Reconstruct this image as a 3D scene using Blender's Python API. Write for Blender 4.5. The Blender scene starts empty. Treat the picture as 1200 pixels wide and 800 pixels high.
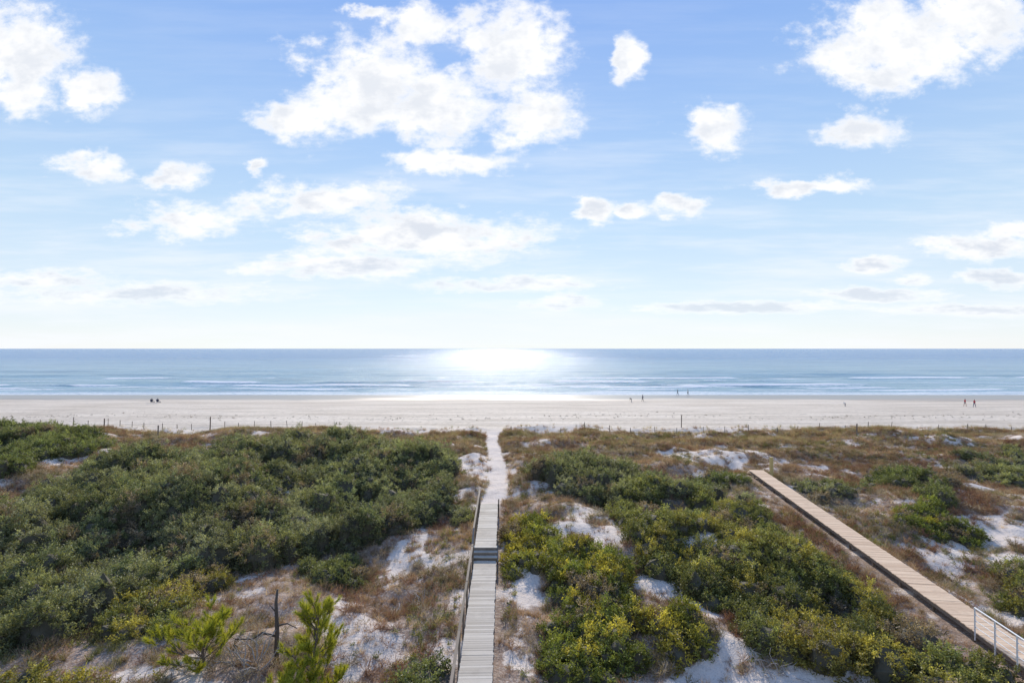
import bpy, math, random
import numpy as np
from mathutils import Vector, Matrix
rng=np.random.default_rng(7); random.seed(7)
scene=bpy.context.scene
H=14.0; F=600.0; HY=408.0
SUN_EL=28.0; SUN_AZ=-1.6

# ------------------------------------------------------------ helpers
def P(px,py,z=2.0):
    Y=F*(H-z)/(py-HY); return ((px-600)/F*Y, Y)
def h2(i,j,s):
    n=(i*374761393+j*668265263+s*1442695041)&0xffffffff
    n=((n^(n>>13))*1274126177)&0xffffffff
    n=((n^(n>>15))*2246822519&0xffffffff)
    return ((n^(n>>16))&0xffff)/65535.0
def vn(x,y,s=0):
    x=np.asarray(x,float); y=np.asarray(y,float)
    i=np.floor(x).astype(np.int64); j=np.floor(y).astype(np.int64)
    fx=x-i; fy=y-j; fx=fx*fx*(3-2*fx); fy=fy*fy*(3-2*fy)
    a=h2(i,j,s);b=h2(i+1,j,s);c=h2(i,j+1,s);d=h2(i+1,j+1,s)
    return (a*(1-fx)+b*fx)*(1-fy)+(c*(1-fx)+d*fx)*fy
def fbm(x,y,s=0,o=4):
    t=0;a=1;n=0
    for k in range(o):
        t=t+a*vn(x*2**k+k*17.3,y*2**k-k*9.1,s+k); n+=a; a*=.5
    return t/n
def inpoly(x,y,poly):
    r=np.zeros(x.shape,bool); n=len(poly)
    for k in range(n):
        x1,y1=poly[k]; x2,y2=poly[(k+1)%n]
        if y1==y2: continue
        c=((y1>y)!=(y2>y))&(x<(x2-x1)*(y-y1)/(y2-y1)+x1)
        r^=c
    return r
def sm(a,b,x):
    t=np.clip((x-a)/(b-a),0,1); return t*t*(3-2*t)
def wp(poly,z): return [P(a,b,z) for a,b in poly]
def link(o,parent=None):
    scene.collection.objects.link(o)
    if parent: o.parent=parent
    return o
def empty(name):
    e=bpy.data.objects.new(name,None); e.empty_display_size=.2; return link(e)
def mesh_obj(name,verts,faces,mat=None,parent=None,smooth=False,do_link=True):
    m=bpy.data.meshes.new(name); m.from_pydata([tuple(v) for v in verts],[],[tuple(int(i) for i in f) for f in faces]); m.update()
    o=bpy.data.objects.new(name,m)
    if mat:
        for mm in (mat if isinstance(mat,list) else [mat]): m.materials.append(mm)
    if smooth: m.polygons.foreach_set('use_smooth',[True]*len(m.polygons))
    if do_link: link(o,parent)
    return o

# ------------------------------------------------------------ layout
deckx=lambda Y: -1.276-0.0179*(Y-17.6)
pathx=lambda Y: deckx(Y)+.55*np.sin((Y-37)/7.5)*sm(37,44,Y)
a=P(885,550,2.6); b=P(1186,757,2.6)
rdx,rdy=b[0]-a[0],b[1]-a[1]; L=math.hypot(rdx,rdy); rdx/=L; rdy/=L
RBfar=a; RBnear=(b[0]+rdx*9,b[1]+rdy*9)
def rdist(x,y):
    t=(x-RBfar[0])*rdx+(y-RBfar[1])*rdy
    return np.abs((x-RBfar[0])*(-rdy)+(y-RBfar[1])*rdx),t

def ground(x,y):
    x=np.asarray(x,float); y=np.asarray(y,float)
    dune=1.9+3.0*(fbm(x/12,y/10,3)-.5)+1.1*(fbm(x/3.6,y/3.2,9,3)-.5)
    dune=dune+ .9*np.exp(-((y-66)/7)**2)*(0.5+fbm(x/9,y*0+1,21,2)-.3)
    dune=dune+1.4*np.exp(-((x+62)/16)**2-((y-58)/14)**2)
    dm=np.abs(x-deckx(y)); w=1-sm(1.2,4,dm); w=w*(1-sm(36,44,y))
    dune=dune*(1-w)+(1.95+.15*(fbm(x,y,5,2)-.5))*w
    dp=np.abs(x-pathx(y)); w=(1-sm(.9,2.2,dp))*sm(36,44,y); dune=dune*(1-.6*w)+1.9*.6*w-(.25)*w
    d,t=rdist(x,y); w=(1-sm(1.2,3.5,d))*sm(-4,0,t); dune=dune*(1-w)+2.05*w
    beach=np.where(y<155,(155-y)/65*1.4,(155-y)*0.03)
    beach=np.maximum(beach,-4)+.14*(fbm(x/9,y/3.5,31,4)-.5)*(1-sm(125,145,y))
    k=sm(73,84,y+4*(fbm(x/8,y/8,41,2)-.5))
    return dune*(1-k)+beach*k

sandp=[
 [(445,640),(480,620),(510,616),(500,642),(472,668),(448,675)],
 [(636,634),(680,614),(722,618),(742,648),(735,670),(700,640),(660,642)],
 [(742,668),(778,666),(848,712),(858,740),(800,716),(765,712)],
 [(765,530),(830,528),(878,528),(890,550),(840,546),(790,541)],
 [(1085,622),(1130,612),(1210,608),(1270,640),(1210,662),(1150,648),(1110,645)],
 [(1095,682),(1170,688),(1205,715),(1180,722),(1120,702)],
 [(995,775),(1060,772),(1065,800),(1000,800)],
 [(534,546),(556,532),(572,530),(572,562),(560,566)],
 [(590,655),(625,655),(640,700),(605,722),(588,700)],
 [(790,760),(860,745),(960,790),(900,840),(790,830)],
 [(40,550),(110,533),(170,528),(110,545),(50,560)],
 [(392,680),(424,678),(418,706),(396,706)],
 [(1130,560),(1210,578),(1210,592),(1130,572)],
 [(895,536),(970,541),(965,547),(900,546)],
 [(1060,520),(1210,516),(1210,524),(1060,526)],
 [(60,514),(190,512),(190,518),(60,521)],
 [(280,650),(300,640),(320,660),(300,675)],
 [(130,770),(180,762),(190,790),(140,800)],
 [(590,735),(620,730),(640,790),(600,830),(590,800)],
]
sandp=[wp(p,1.95) for p in sandp]
def sandmask(x,y):
    x=np.asarray(x,float); y=np.asarray(y,float)
    sc=.6+y/45
    wx=x+sc*1.6*(fbm(x/1.6,y/1.6,51,4)-.5)*1.6; wy=y+sc*2.2*(fbm(x/1.6,y/1.6,61,4)-.5)*1.6
    m=np.zeros(x.shape)
    for p in sandp: m=np.maximum(m,inpoly(wx,wy,p).astype(float))
    m=m*(1-.75*sm(.54,.64,fbm(x/.9,y/.9,53,3)))
    m=np.maximum(m,inpoly(wx,wy,sandp[7])*1.)
    dm=np.abs(x+.9*(fbm(x/2,y/2,55,3)-.5)-pathx(y)); m=np.maximum(m,((dm<.80+.006*(y-36))&(y>35.5)).astype(float))
    edge=74.5+4*(fbm(x/7,y/7,71,3)-.5)
    m=np.maximum(m,sm(-1,1,y-edge))
    n=fbm(x/2.3,y/2.3,81,4); m=np.maximum(m,sm(.575,.67,n)*.75)
    return m

def sc_(l,k): return [tuple(c*k for c in t) for t in l]
GG=sc_([(.175,.178,.09),(.14,.153,.075),(.19,.188,.11),(.185,.185,.085)],1.2)
DG=sc_([(.12,.135,.05),(.135,.15,.055),(.15,.16,.065)],1.15)
YG=sc_([(.27,.245,.045),(.20,.20,.04),(.33,.28,.05),(.16,.175,.04)],1.12)
OL=sc_([(.185,.185,.06),(.23,.21,.06),(.155,.16,.055),(.28,.24,.06)],1.12)
bush=[
 ('shrub_thicket',[(-90,610),(0,585),(60,560),(130,537),(200,524),(280,514),(400,513),(490,515),(522,530),(526,560),(515,585),(480,600),(440,603),(400,608),(330,628),(250,640),(190,655),(120,690),(60,715),(0,735),(-90,760)],3.2,.6,1.4,.9,2.5,GG,1.05),
 ('shrub_thicket',[(-90,512),(60,509),(125,514),(132,522),(60,537),(0,557),(-90,570)],3.2,.9,1.5,1.2,2.0,DG,1.2),
 ('vine_shrub',[(135,700),(190,652),(262,645),(272,668),(232,692),(195,724),(140,732)],2.7,.5,1.0,.5,1.1,OL,.8),
 ('low_shrub',[(365,645),(415,635),(425,655),(400,668),(370,665)],2.5,.4,.8,.5,.9,DG,.7),
 ('low_shrub',[(330,620),(480,604),(505,600),(490,612),(420,628),(340,640)],2.4,.4,.8,.3,.7,GG,.95),
 ('low_shrub',[(585,608),(640,600),(652,622),(640,650),(600,656),(588,642)],2.7,.5,1.0,.6,1.2,YG,.8),
 ('yellow_green_bush',[(640,655),(662,632),(700,636),(735,662),(748,700),(755,738),(742,764),(700,772),(640,758),(630,735),(657,715),(664,690)],2.7,.45,1.0,.7,1.4,YG,.75),
 ('low_shrub',[(768,716),(800,712),(836,730),(833,746),(800,744),(772,735)],2.5,.4,.7,.5,.9,YG,.6),
 ('shrub_thicket',[(722,578),(760,562),(830,570),(900,600),(960,640),(1030,690),(1085,735),(1095,755),(1040,768),(960,762),(905,738),(865,690),(800,670),(762,650),(735,615)],2.9,.6,1.2,.7,1.7,OL,.9),
 ('shrub_thicket',[(618,545),(660,532),(730,546),(790,558),(850,566),(880,590),(800,575),(740,580),(715,588),(680,572),(640,562)],3.0,.7,1.4,1.0,1.8,GG,1.1),
 ('low_shrub',[(1020,542),(1075,537),(1085,550),(1060,560),(1025,556)],3,.7,1.2,.9,1.5,DG,1.0),
 ('low_shrub',[(1080,567),(1110,563),(1118,582),(1085,588)],3,.7,1.1,.9,1.5,DG,1.0),
 ('low_shrub',[(1040,602),(1080,593),(1130,605),(1140,620),(1090,618)],2.5,.5,.8,.4,.8,YG,.75),
 ('low_shrub',[(1172,657),(1215,645),(1280,660),(1280,700),(1180,690)],2.6,.5,1.0,.7,1.3,OL,.8),
 ('low_shrub',[(1080,770),(1150,766),(1190,788),(1190,850),(1080,850)],2.6,.5,.9,.7,1.2,OL,.7),
 ('low_shrub',[(430,800),(480,768),(520,752),(534,762),(532,860),(430,860)],2.6,.4,.8,.6,1.1,DG,.6),
 ('low_shrub',[(0,785),(60,775),(110,800),(110,860),(-60,860),(-60,790)],2.6,.4,.8,.4,.8,OL,.7),
 ('low_shrub',[(885,690),(900,655),(930,650),(1000,672),(960,690)],2.7,.5,.9,.7,1.2,OL,.8),
 ('low_shrub',[(520,592),(556,590),(552,606),(525,606)],2.4,.4,.8,.4,.7,GG,.8),
 ('low_shrub',[(900,562),(960,556),(1010,570),(1000,585),(930,578)],2.6,.5,.9,.4,.9,GG,1.35),
 ('low_shrub',[(800,548),(868,552),(870,566),(810,562)],2.6,.5,1.0,.4,.9,DG,1.3),
 ('low_shrub',[(1120,530),(1200,528),(1260,540),(1200,556),(1130,545)],2.8,.6,1.1,.5,1.1,GG,1.5),
]
bushw=[(n,wp(p,z),rmin,rmax,hmin,hmax,pal,sp) for n,p,z,rmin,rmax,hmin,hmax,pal,sp in bush]
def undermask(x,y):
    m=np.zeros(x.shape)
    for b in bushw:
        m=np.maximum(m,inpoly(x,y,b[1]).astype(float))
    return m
def ondeck(x,y,marg=.0):
    a=(np.abs(x-deckx(y))<.72+marg)&(y<37.5)
    d,t=rdist(x,y); return a|((d<.8+marg)&(t>-.5))

# ------------------------------------------------------------ material helpers
def newmat(name):
    m=bpy.data.materials.new(name); m.use_nodes=True
    nt=m.node_tree; bs=nt.nodes['Principled BSDF']; bs.inputs['Roughness'].default_value=.8
    return m,nt,bs
class N:
    def __init__(s,nt): s.nt=nt
    def node(s,t,**k):
        n=s.nt.nodes.new(t)
        for a,v in k.items(): setattr(n,a,v)
        return n
    def set(s,sock,v):
        if isinstance(v,bpy.types.NodeSocket): s.nt.links.new(v,sock)
        elif v is not None: sock.default_value=v
    def math(s,op,a,b=None,c=None,clamp=False):
        n=s.node('ShaderNodeMath',operation=op); n.use_clamp=clamp
        s.set(n.inputs[0],a); s.set(n.inputs[1],b)
        if c is not None: s.set(n.inputs[2],c)
        return n.outputs[0]
    def vm(s,op,a,b=None):
        n=s.node('ShaderNodeVectorMath',operation=op); s.set(n.inputs[0],a)
        if b is not None: s.set(n.inputs[1],b)
        return n.outputs['Value'] if op in('LENGTH','DOT_PRODUCT') else n.outputs[0]
    def mix(s,f,a,b,mode='MIX'):
        n=s.node('ShaderNodeMix',data_type='RGBA',blend_type=mode); n.clamp_factor=True
        s.set(n.inputs[0],f)
        s.set(n.inputs[6],a if not isinstance(a,tuple) else (*a,1)[:4]); s.set(n.inputs[7],b if not isinstance(b,tuple) else (*b,1)[:4])
        return n.outputs[2]
    def noise(s,vec,scale,detail=4,rough=.55,dist=0):
        n=s.node('ShaderNodeTexNoise'); s.set(n.inputs['Vector'],vec)
        n.inputs['Scale'].default_value=scale; n.inputs['Detail'].default_value=detail; n.inputs['Roughness'].default_value=rough; n.inputs['Distortion'].default_value=dist
        return n.outputs[0]
    def ss(s,v,a,b):
        n=s.node('ShaderNodeMapRange',interpolation_type='SMOOTHSTEP'); s.set(n.inputs[0],v)
        n.inputs[1].default_value=a; n.inputs[2].default_value=b
        return n.outputs[0]
    def lin(s,v,a,b,c=0,d=1):
        n=s.node('ShaderNodeMapRange'); s.set(n.inputs[0],v)
        for k,q in enumerate((a,b,c,d)): n.inputs[k+1].default_value=q
        return n.outputs[0]
    def comb(s,x,y,z=0.):
        n=s.node('ShaderNodeCombineXYZ'); s.set(n.inputs[0],x); s.set(n.inputs[1],y); s.set(n.inputs[2],z); return n.outputs[0]
    def sep(s,v):
        n=s.node('ShaderNodeSeparateXYZ'); s.set(n.inputs[0],v); return n.outputs
    def bump(s,h,st,d=.1):
        n=s.node('ShaderNodeBump'); s.set(n.inputs['Height'],h); n.inputs['Strength'].default_value=st; n.inputs['Distance'].default_value=d; return n.outputs[0]

# ------------------------------------------------------------ camera
cam=bpy.data.cameras.new('camera'); cam.lens=18; cam.sensor_width=36; cam.clip_end=60000; cam.clip_start=.1
co=bpy.data.objects.new('camera',cam); co.location=(0,0,H); co.rotation_euler=(math.radians(90+.764),0,0); link(co); scene.camera=co
scene.view_settings.view_transform='Standard'; scene.view_settings.look='None'; scene.view_settings.exposure=0

# ------------------------------------------------------------ sun
el=math.radians(SUN_EL); az=math.radians(SUN_AZ)
sd=Vector((math.sin(az)*math.cos(el),math.cos(az)*math.cos(el),math.sin(el)))
sl=bpy.data.lights.new('sun','SUN'); sl.energy=4.4; sl.angle=math.radians(1.2); sl.color=(1,.91,.78)
so=bpy.data.objects.new('sun',sl); so.rotation_euler=sd.to_track_quat('Z','Y').to_euler(); so.location=(0,50,60); link(so)

# ------------------------------------------------------------ world
w=bpy.data.worlds.new('World'); scene.world=w; w.use_nodes=True; nt=w.node_tree; g=N(nt)
try: w.cycles.sampling_method='NONE'
except Exception as ex: print(ex)
bg=nt.nodes['Background']; bg.inputs[1].default_value=.104
sky=g.node('ShaderNodeTexSky',sky_type='NISHITA'); sky.sun_disc=False; sky.sun_elevation=el; sky.sun_rotation=az
sky.air_density=1.0; sky.dust_density=.1; sky.ozone_density=1.5
tc=g.node('ShaderNodeTexCoord'); D=tc.outputs['Generated']
x,y,z=g.sep(D)
ya=g.math('MAXIMUM',g.math('ABSOLUTE',y),.08)
u=g.math('DIVIDE',x,ya); v=g.math('DIVIDE',z,ya)
uv=g.comb(u,v,0.)
vs=g.math('MULTIPLY',g.math('SQRT',g.math('MAXIMUM',v,.004)),2.1)
uvs=g.comb(u,vs,0.)
n1=g.node('ShaderNodeTexNoise'); g.set(n1.inputs['Vector'],uvs); n1.inputs['Scale'].default_value=8; n1.inputs['Detail'].default_value=5; n1.inputs['Roughness'].default_value=.58
nA=n1.outputs[0]
nB=g.noise(uvs,26,4,.62)
warp=g.vm('MULTIPLY',g.vm('SUBTRACT',n1.outputs[1],(.5,.5,.5)),g.comb(.14,g.lin(v,.05,.35,.02,.10),0.))
uvw=g.vm('ADD',uv,warp)
cl=[(15,55,80,58),(20,105,45,30),(105,108,42,26),(108,198,46,20),(205,205,34,20),(297,198,20,11),(210,260,70,24),
(345,140,55,32),(430,95,85,60),(510,120,85,48),(600,55,70,62),(625,135,58,42),(530,186,78,20),(490,28,50,22),(425,14,30,10),
(738,70,20,28),(838,152,38,30),(1050,45,115,55),(1035,85,55,28),(1150,20,85,45),(1010,148,55,26),(950,220,75,13),
(700,245,26,15),(745,245,22,8),(800,240,32,14),(375,232,110,22),(490,278,160,32),(400,313,130,15),(600,334,120,10),
(150,345,190,14),(50,328,90,12),(660,355,50,8),(1150,290,80,16),(1195,270,45,12),(1180,328,45,12),(1070,327,24,9),(1040,345,80,9),
(1025,310,40,10),(880,360,150,8),(1150,362,120,9)]
prev=None
for (px,py,rx,ry) in cl:
    cu=(px-600)/F; cv=(HY-py)/F; rx=rx/F*1.1; ry=ry/F*1.1
    t=g.vm('LENGTH',g.vm('MULTIPLY',g.vm('SUBTRACT',uvw,(cu,cv,0)),(1/rx,1/ry,0)))
    if prev is not None:
        nd=g.node('ShaderNodeMath',operation='SMOOTH_MIN'); g.set(nd.inputs[0],prev); g.set(nd.inputs[1],t); nd.inputs[2].default_value=.15; t=nd.outputs[0]
    prev=t
body=g.math('MULTIPLY',g.math('SUBTRACT',1.,prev),1.25)
dens=g.math('ADD',body,g.math('MULTIPLY',g.math('SUBTRACT',nA,.5),1.7))
dens=g.math('ADD',dens,g.math('MULTIPLY',g.math('SUBTRACT',nB,.5),1.5))
alpha=g.math('POWER',g.ss(dens,-.15,.75),1.15)
alpha=g.math('MULTIPLY',alpha,g.lin(v,.04,.20,.55,1.))
nC=g.noise(g.vm('MULTIPLY',uv,(.8,7.,1.)),3,4,.6)
veil=g.math('MULTIPLY',g.ss(nC,.40,.72),g.lin(v,.0,.5,.75,.08))
cr=g.node('ShaderNodeValToRGB'); g.set(cr.inputs[0],z)
els=cr.color_ramp.elements
st=[(0,(.87,.92,.98)),(.10,(.74,.86,.98)),(.22,(.57,.76,.97)),(.38,(.40,.61,.96)),(.56,(.27,.47,.93)),(1,(.16,.33,.78))]
els[0].position=0; els[0].color=(*st[0][1],1); els[1].position=1; els[1].color=(*st[-1][1],1)
for p_,c_ in st[1:-1]:
    e_=els.new(p_); e_.color=(*c_,1)
grad=g.vm('MULTIPLY',cr.outputs[0],(10.,10.,10.))
nis=g.vm('MINIMUM',sky.outputs[0],(11.,11.,11.))
base=g.mix(.82,nis,grad)
base=g.mix(veil,base,(9.3,9.6,10.1))
sh=g.noise(g.vm('ADD',uvs,(.1,.02,0)),9,4,.6)
core=g.ss(dens,.2,1.0)
lowc=g.lin(v,.08,.5,1.,.7)
ccol=g.mix(g.math('MULTIPLY',g.math('MULTIPLY',g.ss(sh,.38,.62),core),lowc),(10.2,10.2,10.25),(6.9,7.4,8.3))
base=g.mix(alpha,base,ccol)
nt.links.new(base,bg.inputs[0])

# ------------------------------------------------------------ terrain
def grow(a,b,n,p=2.2):
    t=np.linspace(0,1,n+1)[1:]; return a+(b-a)*t**p
xs=np.concatenate([-grow(80,20000,40,3.5)[::-1],np.arange(-80,80.01,.3),grow(80,20000,40,3.5)])
ys=np.concatenate([10-grow(0,4000,25,3)[::-1],np.arange(10,86,.25),grow(86,180,130,1.2),grow(180,21000,30,3)])
X,Y=np.meshgrid(xs,ys); Z=ground(X,Y)
Z=np.where(Y>400,-4,Z)
nx,ny=len(xs),len(ys)
idx=np.arange(nx*ny).reshape(ny,nx)
fc=np.stack([idx[:-1,:-1],idx[:-1,1:],idx[1:,1:],idx[1:,:-1]],-1).reshape(-1,4)
me=bpy.data.meshes.new('ground'); me.vertices.add(nx*ny); me.vertices.foreach_set('co',np.stack([X,Y,Z],-1).ravel())
me.loops.add(len(fc)*4); me.loops.foreach_set('vertex_index',fc.ravel().astype(np.int32))
me.polygons.add(len(fc)); me.polygons.foreach_set('loop_start',np.arange(0,len(fc)*4,4,dtype=np.int32)); me.polygons.foreach_set('loop_total',np.full(len(fc),4,dtype=np.int32))
me.update(calc_edges=True); me.polygons.foreach_set('use_smooth',np.ones(len(fc),bool))
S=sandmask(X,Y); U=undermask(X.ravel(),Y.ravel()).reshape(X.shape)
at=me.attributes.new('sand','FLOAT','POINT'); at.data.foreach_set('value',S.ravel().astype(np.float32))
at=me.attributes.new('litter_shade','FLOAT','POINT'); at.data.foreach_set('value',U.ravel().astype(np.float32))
go=bpy.data.objects.new('ground',me); link(go)
m,nt,bs=newmat('dune_sand_and_litter'); g=N(nt)
pos=g.node('ShaderNodeNewGeometry').outputs['Position']; px_,py_,pz_=g.sep(pos)
sa=g.node('ShaderNodeAttribute',attribute_name='sand').outputs['Fac']; us=g.node('ShaderNodeAttribute',attribute_name='litter_shade').outputs['Fac']
fine=g.noise(pos,9,6,.65); mid=g.noise(pos,1.3,5,.6)
beachf=g.ss(py_,74,80)
sfac=g.ss(g.math('ADD',sa,g.math('MULTIPLY',g.math('SUBTRACT',fine,.5),1.6)),.3,.8)
sfac=g.math('MAXIMUM',sfac,beachf)
duneS=g.mix(mid,(.62,.51,.42),(.84,.74,.65)); duneS=g.mix(g.math('MULTIPLY',g.ss(fine,.50,.70),.42),duneS,(.30,.23,.175))
streak=g.noise(g.vm('MULTIPLY',pos,(.04,.30,1.)),1.,6,.65)
foot=g.noise(pos,1.3,6,.72)
bS=g.mix(g.ss(streak,.3,.7),(.52,.435,.34),(.76,.66,.54)); bS=g.mix(g.math('MULTIPLY',g.ss(foot,.46,.70),g.lin(py_,85,130,.75,.25)),bS,(.35,.29,.22))
wet=g.ss(g.math('ADD',py_,g.math('MULTIPLY',g.math('SUBTRACT',g.noise(g.vm('MULTIPLY',pos,(.03,.1,1.)),1.,4),.5),22.)),130,142)
bS=g.mix(wet,bS,(.25,.22,.185))
wr=g.noise(g.vm('MULTIPLY',pos,(.22,1.1,1.)),1.,6,.75)
wrack=g.math('MULTIPLY',g.ss(wr,.61,.66),g.math('MULTIPLY',g.ss(py_,80,90),g.math('SUBTRACT',1.,g.ss(py_,104,116))))
bS=g.mix(g.math('MULTIPLY',wrack,.85),bS,(.10,.08,.06))
sand=g.mix(beachf,duneS,bS)
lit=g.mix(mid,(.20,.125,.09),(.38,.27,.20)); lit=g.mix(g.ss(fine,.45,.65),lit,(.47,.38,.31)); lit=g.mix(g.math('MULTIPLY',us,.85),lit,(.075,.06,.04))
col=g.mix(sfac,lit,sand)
nt.links.new(col,bs.inputs['Base Color'])
g.set(bs.inputs['Roughness'],g.lin(wet,0,1,.9,.3))
nt.links.new(g.bump(g.math('ADD',g.math('MULTIPLY',foot,g.lin(wet,0,1,1,.02)),g.math('MULTIPLY',g.math('MULTIPLY',fine,.3),g.lin(wet,0,1,1,.0))),.6,.35),bs.inputs['Normal'])
me.materials.append(m)

# ------------------------------------------------------------ ocean
xo=np.concatenate([-grow(250,20000,30,3)[::-1],np.arange(-250,250.1,2.5),grow(250,20000,30,3)])
yo=np.concatenate([np.arange(146,330,.8),grow(330,21000,90,3)])
X,Y=np.meshgrid(xo,yo)
amp=(1-sm(260,420,Y))*sm(152,175,Y)
ph=Y/9+2.2*fbm(X/60,Y/30,7,3)*2
Zw=amp*(.40*np.sin(ph)*fbm(X/45,Y/20,77,2)*2+.14*(fbm(X/5,Y/2,8,3)-.5))+.02
BR=[(170,.35,1.4),(181,.5,1.7),(194,.6,2.0),(212,.6,2.4),(238,.6,3.0)]
FO=np.zeros(X.shape)
for k,(yc,hh,ww) in enumerate(BR):
    yl=yc+14*(fbm(X/50,X*0+k*3.3,200+k,4)-.5); br=sm(.42,.64,fbm(X/38,X*0+k*5.1,210+k,4))
    Zw=Zw+hh*br*np.exp(-((Y-yl)/(ww*1.2))**2)
    FO=np.maximum(FO,br*np.exp(-((Y-yl+.8)/(ww))**2))
Zw=np.where(Y>330,.0,Zw)
nx,ny=len(xo),len(yo); idx=np.arange(nx*ny).reshape(ny,nx)
fc=np.stack([idx[:-1,:-1],idx[:-1,1:],idx[1:,1:],idx[1:,:-1]],-1).reshape(-1,4)
oc=mesh_obj('ocean',np.stack([X,Y,Zw],-1).reshape(-1,3),fc,smooth=True)
oc.data.attributes.new('crest','FLOAT','POINT').data.foreach_set('value',FO.ravel().astype(np.float32))
m,nt,bs=newmat('sea_water'); g=N(nt)
pos=g.node('ShaderNodeNewGeometry').outputs['Position']; px_,py_,pz_=g.sep(pos)
a1=g.noise(g.vm('MULTIPLY',pos,(.05,.22,1.)),1.,5,.6); a2=g.noise(g.vm('MULTIPLY',pos,(.6,1.6,1.)),1.,5,.65); a3=g.noise(g.vm('MULTIPLY',pos,(.006,.02,1.)),1.,4,.6)
far=g.ss(py_,150,900)
wc=g.mix(far,(.31,.46,.51),(.09,.24,.43)); wc=g.mix(g.math('MULTIPLY',g.ss(a3,.4,.7),.4),wc,(.25,.43,.58))
swl=g.noise(g.vm('MULTIPLY',pos,(.012,.11,1.)),1.,5,.6,.3)
wc=g.mix(g.math('MULTIPLY',g.ss(swl,.50,.60),g.lin(py_,160,900,.65,.25)),wc,(.10,.22,.32))  # darker wave faces painted into the water colour as stretched lines
edgev=g.math('ADD',py_,g.math('MULTIPLY',g.math('SUBTRACT',g.noise(g.vm('MULTIPLY',pos,(.03,.05,1.)),1.,4),.5),14.))
f2=g.math('MULTIPLY',g.math('SUBTRACT',1.,g.ss(edgev,157,168)),.8)
cre=g.node('ShaderNodeAttribute',attribute_name='crest').outputs['Fac']
fo=g.noise(g.vm('MULTIPLY',pos,(.02,.2,1.)),1.,6,.6,.4)
f3=g.math('MULTIPLY',g.ss(fo,.57,.63),g.math('SUBTRACT',1.,g.ss(py_,180,240)))
foam=g.math('MAXIMUM',g.ss(g.math('ADD',cre,g.math('MULTIPLY',g.math('SUBTRACT',a2,.5),.9)),.35,.8),g.math('MULTIPLY',g.math('MAXIMUM',f2,f3),g.ss(a2,.3,.55)))
wc=g.mix(foam,wc,(.86,.87,.88))
nt.links.new(wc,bs.inputs['Base Color']); bs.inputs['IOR'].default_value=1.33; bs.inputs['Specular IOR Level'].default_value=.040
g.set(bs.inputs['Roughness'],g.lin(foam,0,1,.18,.7))
hgt=g.math('ADD',g.math('MULTIPLY',a1,3.),g.math('MULTIPLY',a2,1.0))
nt.links.new(g.bump(hgt,.82,.6),bs.inputs['Normal'])
oc.data.materials.append(m)

# ------------------------------------------------------------ foliage sources
def foliage_mat(name,transl=.35,var=.45,spec=.3):
    m,nt,bs=newmat(name); g=N(nt)
    col=g.node('ShaderNodeAttribute',attribute_name='tint',attribute_type='INSTANCER').outputs['Color']
    r=g.node('ShaderNodeNewGeometry').outputs['Random Per Island']
    o=g.node('ShaderNodeObjectInfo').outputs['Random']
    k=g.math('MULTIPLY',g.lin(r,0,1,1-var,1+var),g.lin(o,0,1,.8,1.2))
    c=g.vm('MULTIPLY',col,g.comb(k,k,k))
    nt.links.new(c,bs.inputs['Base Color']); bs.inputs['Roughness'].default_value=.55; bs.inputs['Specular IOR Level'].default_value=spec
    sh_=bs.outputs[0]
    if spec<.2:
        df=g.node('ShaderNodeBsdfDiffuse'); nt.links.new(c,df.inputs[0]); sh_=df.outputs[0]
    tr=g.node('ShaderNodeBsdfTranslucent'); c2=g.vm('MULTIPLY',c,(1.5,1.5,.8)); nt.links.new(c2,tr.inputs[0])
    mx=g.node('ShaderNodeMixShader'); mx.inputs[0].default_value=transl
    nt.links.new(sh_,mx.inputs[1]); nt.links.new(tr.outputs[0],mx.inputs[2]); nt.links.new(mx.outputs[0],nt.nodes['Material Output'].inputs[0])
    return m
mat_leaf=foliage_mat('shrub_leaf'); mat_dry=foliage_mat('dry_grass',.25,.35,.1)
def unit(v): return v/np.maximum(np.linalg.norm(v,axis=-1,keepdims=True),1e-9)
def leafmesh(name,pos,dirs,length,width,mat,tri=False):
    n=len(pos); side=unit(np.cross(dirs,unit(rng.normal(size=(n,3)))))
    Ln=length[:,None]; W=width[:,None]
    if tri:
        V=np.stack([pos-side*W/2,pos+side*W/2,pos+dirs*Ln],1).reshape(-1,3); Fc=np.arange(n*3).reshape(n,3)
    else:
        V=np.stack([pos,pos+dirs*Ln*.5+side*W/2,pos+dirs*Ln,pos+dirs*Ln*.5-side*W/2],1).reshape(-1,3); Fc=np.arange(n*4).reshape(n,4)
    return mesh_obj(name,V,Fc,mat,do_link=False)
def coll(name,objs):
    c=bpy.data.collections.new(name)
    for o in objs: c.objects.link(o)
    return c
def sprig(k):
    P_=[];D_=[]
    for s in range(8):
        d=unit(np.array([rng.normal()*.6,rng.normal()*.6,1.0])); l=rng.uniform(.18,.38)
        for t in np.linspace(.25,1,7):
            P_.append(d*l*t-np.array([0,0,.08])); D_.append(unit(d*.6+rng.normal(size=3)*.7))
    n=len(P_); return leafmesh('leaf_sprig',np.array(P_),np.array(D_),rng.uniform(.06,.11,n),rng.uniform(.028,.046,n),mat_leaf)
c_sprig=coll('sprig_sources',[sprig(i) for i in range(5)])
def tuft(k,n=40,h=(.15,.38),sp=.75,w=.012,base=.07):
    d=unit(np.stack([rng.normal(size=n)*sp,rng.normal(size=n)*sp,np.ones(n)],1)); p=np.stack([rng.normal(size=n)*base,rng.normal(size=n)*base,np.full(n,-.03)],1)
    return leafmesh('grass_tuft',p,d,rng.uniform(*h,n),np.full(n,w),mat_dry,True)
c_tuft=coll('tuft_sources',[tuft(i) for i in range(5)])
c_oat=coll('oat_sources',[tuft(i,34,(.4,.95),.28,.014,.08) for i in range(4)])
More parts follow.
